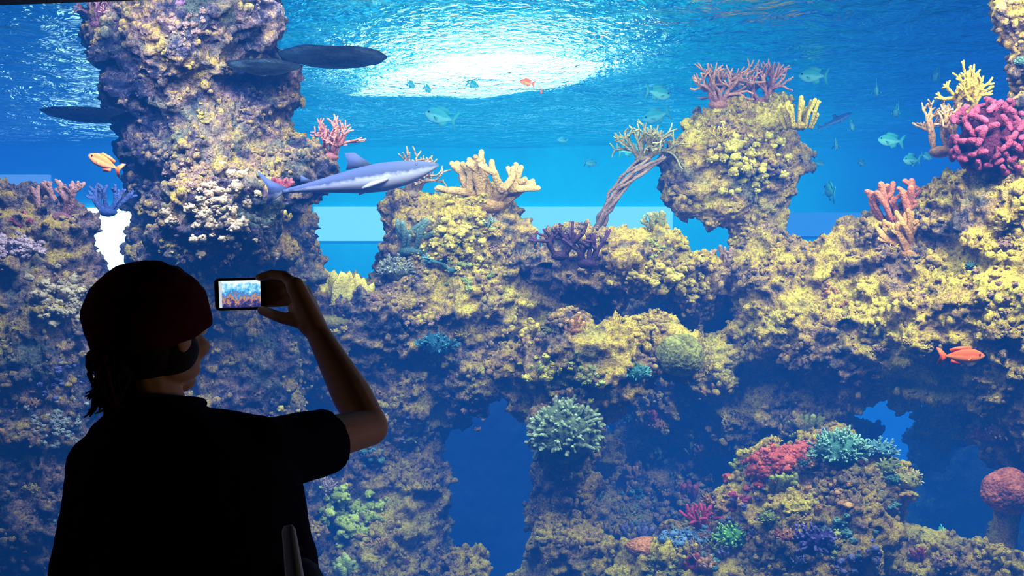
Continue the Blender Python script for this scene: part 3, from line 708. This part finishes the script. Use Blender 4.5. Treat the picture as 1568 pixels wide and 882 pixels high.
for s in (-1,1):
    mb.sphere(H(s*.032,.079,-.002),.0115,2,mat=0); mb.sphere(H(s*.032,.0865,-.002),.0052,2,mat=1)
fin_part(mb.obj('eyes',[simple('eye_white',(.8,.8,.78),.2),simple('iris',(.05,.03,.02),.2)]))
sh=MB()
torso(sh,[(-.196,-.60,1.70,.062,.06),(-.212,-.60,1.70,.09,.07),(-.235,-.58,1.695,.135,.08),(-.27,-.565,1.69,.165,.10),(-.33,-.55,1.69,.19,.115),(-.42,-.54,1.69,.20,.125),(-.52,-.53,1.69,.208,.125),(-.62,-.53,1.69,.205,.13),(-.74,-.53,1.69,.205,.14),(-.78,-.53,1.69,.205,.14)])
sh.cap(nb+Vector((.05,0,-.02)),shR+Vector((0,0,.005)),.055,.062); sh.cap(nb+Vector((-.05,0,-.02)),shL,.05,.062)
sd=(elR-shR).normalized()
bb=Vector((0,0,1)); bb=(bb-sd*bb.dot(sd)).normalized(); aa=bb.cross(sd)
tk=[0,.3,.6,.85,1.0]
sh.loft([shR+sd*.155*t-bb*.006*t for t in tk],[aa*(.058+.004*t) for t in tk],[bb*(.062+.002*t) for t in tk],20)
sdl=(elL-shL).normalized(); sh.cap(shL,shL+sdl*.19,.06,.058)
sh.cap(PZ(-.64,1.66,-.30),PZ(-.68,1.66,-.42),.07,.06)
sh.cap(shR+Vector((-.02,0,-.02)),PZ(-.40,1.69,-.50),.06,.065)
shirtm=simple('navy_cotton_shirt',(.008,.009,.020),.95,.03,.4,18,.3)
ob=sh.obj('shirt',shirtm); remesh(ob,.006,4,.5)
tx=bpy.data.textures.new('fold','CLOUDS'); tx.noise_scale=.09; tx.noise_depth=2
dm=ob.modifiers.new('d','DISPLACE'); dm.texture=tx; dm.strength=.014; dm.texture_coords='LOCAL'
bake(ob); fin_part(ob)
mb=MB(); P=[PZ(-.60+.068*math.cos(a),1.70+.062*math.sin(a),-.196+.012*math.sin(a+math.pi)) for a in [2*math.pi*i/24 for i in range(25)]]
mb.tube(P,[.009]*25,8); fin_part(mb.obj('collar',shirtm))
tr=MB(); torso(tr,[(-.62,-.54,1.69,.15,.11),(-.72,-.54,1.69,.175,.125),(-.83,-.54,1.69,.18,.125),(-.90,-.54,1.69,.14,.1)])
for s in (-1,1):
    hp=Vector((-.54+s*.09,1.69,.76)); kn=Vector((-.54+s*.10,1.71,.46)); an=Vector((-.54+s*.11,1.67,.11))
    tr.cap(hp,kn,.097,.072); tr.cap(kn,an,.072,.055)
ob=tr.obj('trousers',simple('dark_trousers',(.01,.011,.018),.9,.1,.3,30,.3)); remesh(ob,.009,3); bake(ob); fin_part(ob)
so=MB()
for s in (-1,1):
    an=Vector((-.54+s*.11,1.67,.06)); so.cap(an-Vector((0,.03,.012)),an+Vector((s*.02,.14,-.022)),.046,.036); so.sphere(an+Vector((s*.01,.055,-.047)),(.045,.13,.012),2)
ob=so.obj('shoes',simple('black_shoes',(.01,.01,.01),.5)); remesh(ob,.007,2); bake(ob); fin_part(ob)
# head scarf tied at the nape
mb=MB(); V=[];Fc=[]; nu,nv=96,40
for j in range(nv+1):
    ph=math.pi*j/nv*.76
    for i in range(nu):
        a=2*math.pi*i/nu
        f=math.cos(a); r=math.sin(a)
        lim=1.0-(0.34*(f+1)/2)
        p2=ph*lim
        k=1+.035*noise.noise(Vector((f*2.2,r*2.2,p2*5)))+.014*math.sin(a*7+p2*9+2*noise.noise(Vector((f*2,r*2,p2*2))))*math.sin(p2)
        V.append(H(r*.095*math.sin(p2)*k,-.008+f*.104*math.sin(p2)*k,.020+.092*math.cos(p2)*k))
for j in range(nv):
    for i in range(nu):
        i2=(i+1)%nu; Fc.append((j*nu+i,(j+1)*nu+i,(j+1)*nu+i2,j*nu+i2))
mb.raw(V,Fc)
kp=H(.0,-.102,-.045)
mb.sphere(kp,(.02,.016,.016),2)
mb.tube([kp,kp+rgt*.02-fwd*.01-upv*.03,kp+rgt*.03+fwd*.0-upv*.07],[.010,.012,.005],8,flat=.4)
red=simple('red_bandana_cloth',(.06,.005,.009),.95,.05,.6,14,.5)
ob=mb.obj('bandana',red); so_=ob.modifiers.new('s','SOLIDIFY'); so_.thickness=.004; fin_part(ob)
# hair, tied low at the nape
mb=MB()
E(mb,H(0,-.030,-.035),(.078,.066,.056)); E(mb,H(0.0,-.075,-.055),(.04,.03,.035)); E(mb,H(.034,.0,-.035),(.052,.055,.048))
hr=random.Random(3)
for i in range(80):
    s0=(hr.uniform(155,200),hr.uniform(535,560)); e=(hr.uniform(140,185),hr.uniform(590,632)); m_=((s0[0]+e[0])/2+hr.uniform(-16,10),(s0[1]+e[1])/2+hr.uniform(-8,8)); y=hr.uniform(1.60,1.66)
    e2=(e[0]+hr.uniform(-16,6),e[1]+hr.uniform(0,14))
    mb.tube([W(s0[0],s0[1],1.63),W(*m_,y),W(*e,y),W(*e2,y)],[.006,.0045,.003,.0012],5)
for i in range(9):
    u0=hr.uniform(140,160); v0=hr.uniform(525,540)
    mb.tube([W(u0+10,v0,1.63),W(u0-8,v0+14,1.62),W(u0-6+hr.uniform(-4,4),v0+30,1.62),W(u0+4,v0+42,1.62)],[.004,.0035,.003,.001],5)
fin_part(mb.obj('hair',simple('dark_hair',(.014,.009,.008),.7,.1,.3,80,.4)))
mb=MB(); mb.cap(W(452,900,1.64),W(448,1050,1.64),.05,.07); ob=mb.obj('shoulder_bag_body',simple('bag_cloth',(.02,.025,.04),.8)); fin_part(ob)
mb=MB(); mb.tube([W(442,812,1.545),W(447,850,1.54),W(452,890,1.54),W(455,930,1.54)],[.011,.013,.015,.015],8,flat=.35); fin_part(mb.obj('bag_strap',simple('pale_strap',(.55,.68,1.0),.8)))

# ------------------------------------------------------------------ smartphone
ph=empty('smartphone',W(368,450,2.15))
def rbox(w,h,d,r,name,mat,off):
    mb=MB(); P=[]
    for (cx,cz,a0) in ((w/2-r,h/2-r,0),(-w/2+r,h/2-r,90),(-w/2+r,-h/2+r,180),(w/2-r,-h/2+r,270)):
        for k in range(6):
            a=math.radians(a0+k*18); P.append((cx+r*math.cos(a),cz+r*math.sin(a)))
    n=len(P); vs=[(x,-d/2,z) for x,z in P]+[(x,d/2,z) for x,z in P]
    mb.raw(vs,[tuple(range(n)),tuple(reversed(range(n,2*n)))]+[(i,i+n,(i+1)%n+n,(i+1)%n) for i in range(n)])
    o=mb.obj(name,mat,False); o.parent=ph; o.location=off
    b=o.modifiers.new('b','BEVEL'); b.width=min(.0015,d*.3); b.segments=2
    return o
rbox(.108,.070,.009,.010,'phone_body',simple('black_phone',(.01,.01,.012),.3,.5),(0,0,0))
m,nt=newmat('phone_screen'); o=N(nt,'ShaderNodeOutputMaterial'); e=N(nt,'ShaderNodeEmission'); tc=N(nt,'ShaderNodeTexCoord'); L=nt.links.new
sp=N(nt,'ShaderNodeSeparateXYZ'); L(tc.outputs['Generated'],sp.inputs[0])
n1=noise_n(nt,75,4,.7,0,tc.outputs['Object'])
f=math_n(nt,'ADD',sp.outputs['Z'],math_n(nt,'MULTIPLY',math_n(nt,'SUBTRACT',n1.outputs['Fac'],.5),1.5))
rp=ramp(nt,[(0,(.02,.03,.15)),(.2,(.10,.09,.28)),(.32,(.65,.30,.12)),(.42,(.3,.22,.3)),(.50,(.03,.18,.55)),(.70,(.15,.6,.95)),(.95,(.85,.97,1))]); L(f,rp.inputs[0]); L(rp.outputs[0],e.inputs[0]); e.inputs[1].default_value=1.1; L(e.outputs[0],o.inputs[0])
rbox(.086,.058,.0012,.002,'screen',m,(.001,-.0048,0))
rbox(.006,.058,.0014,.001,'screen_menu_bar',emis('menu_bar_white',(.7,.75,.8),.9),(-.041,-.0049,0))
ph.rotation_euler=(D(4),D(-1.5),D(4))

# ------------------------------------------------------------------ camera / world
w=bpy.data.worlds.new('w'); scene.world=w; w.use_nodes=True; w.node_tree.nodes['Background'].inputs[0].default_value=(0,0,0,1)
cd=bpy.data.cameras.new('camera'); cd.sensor_width=36; cd.lens=36*F/1568; cd.clip_start=.05; cd.clip_end=100
co=bpy.data.objects.new('camera',cd); co.location=cam0; co.rotation_euler=(math.pi/2,0,0); coll.objects.link(co); scene.camera=co
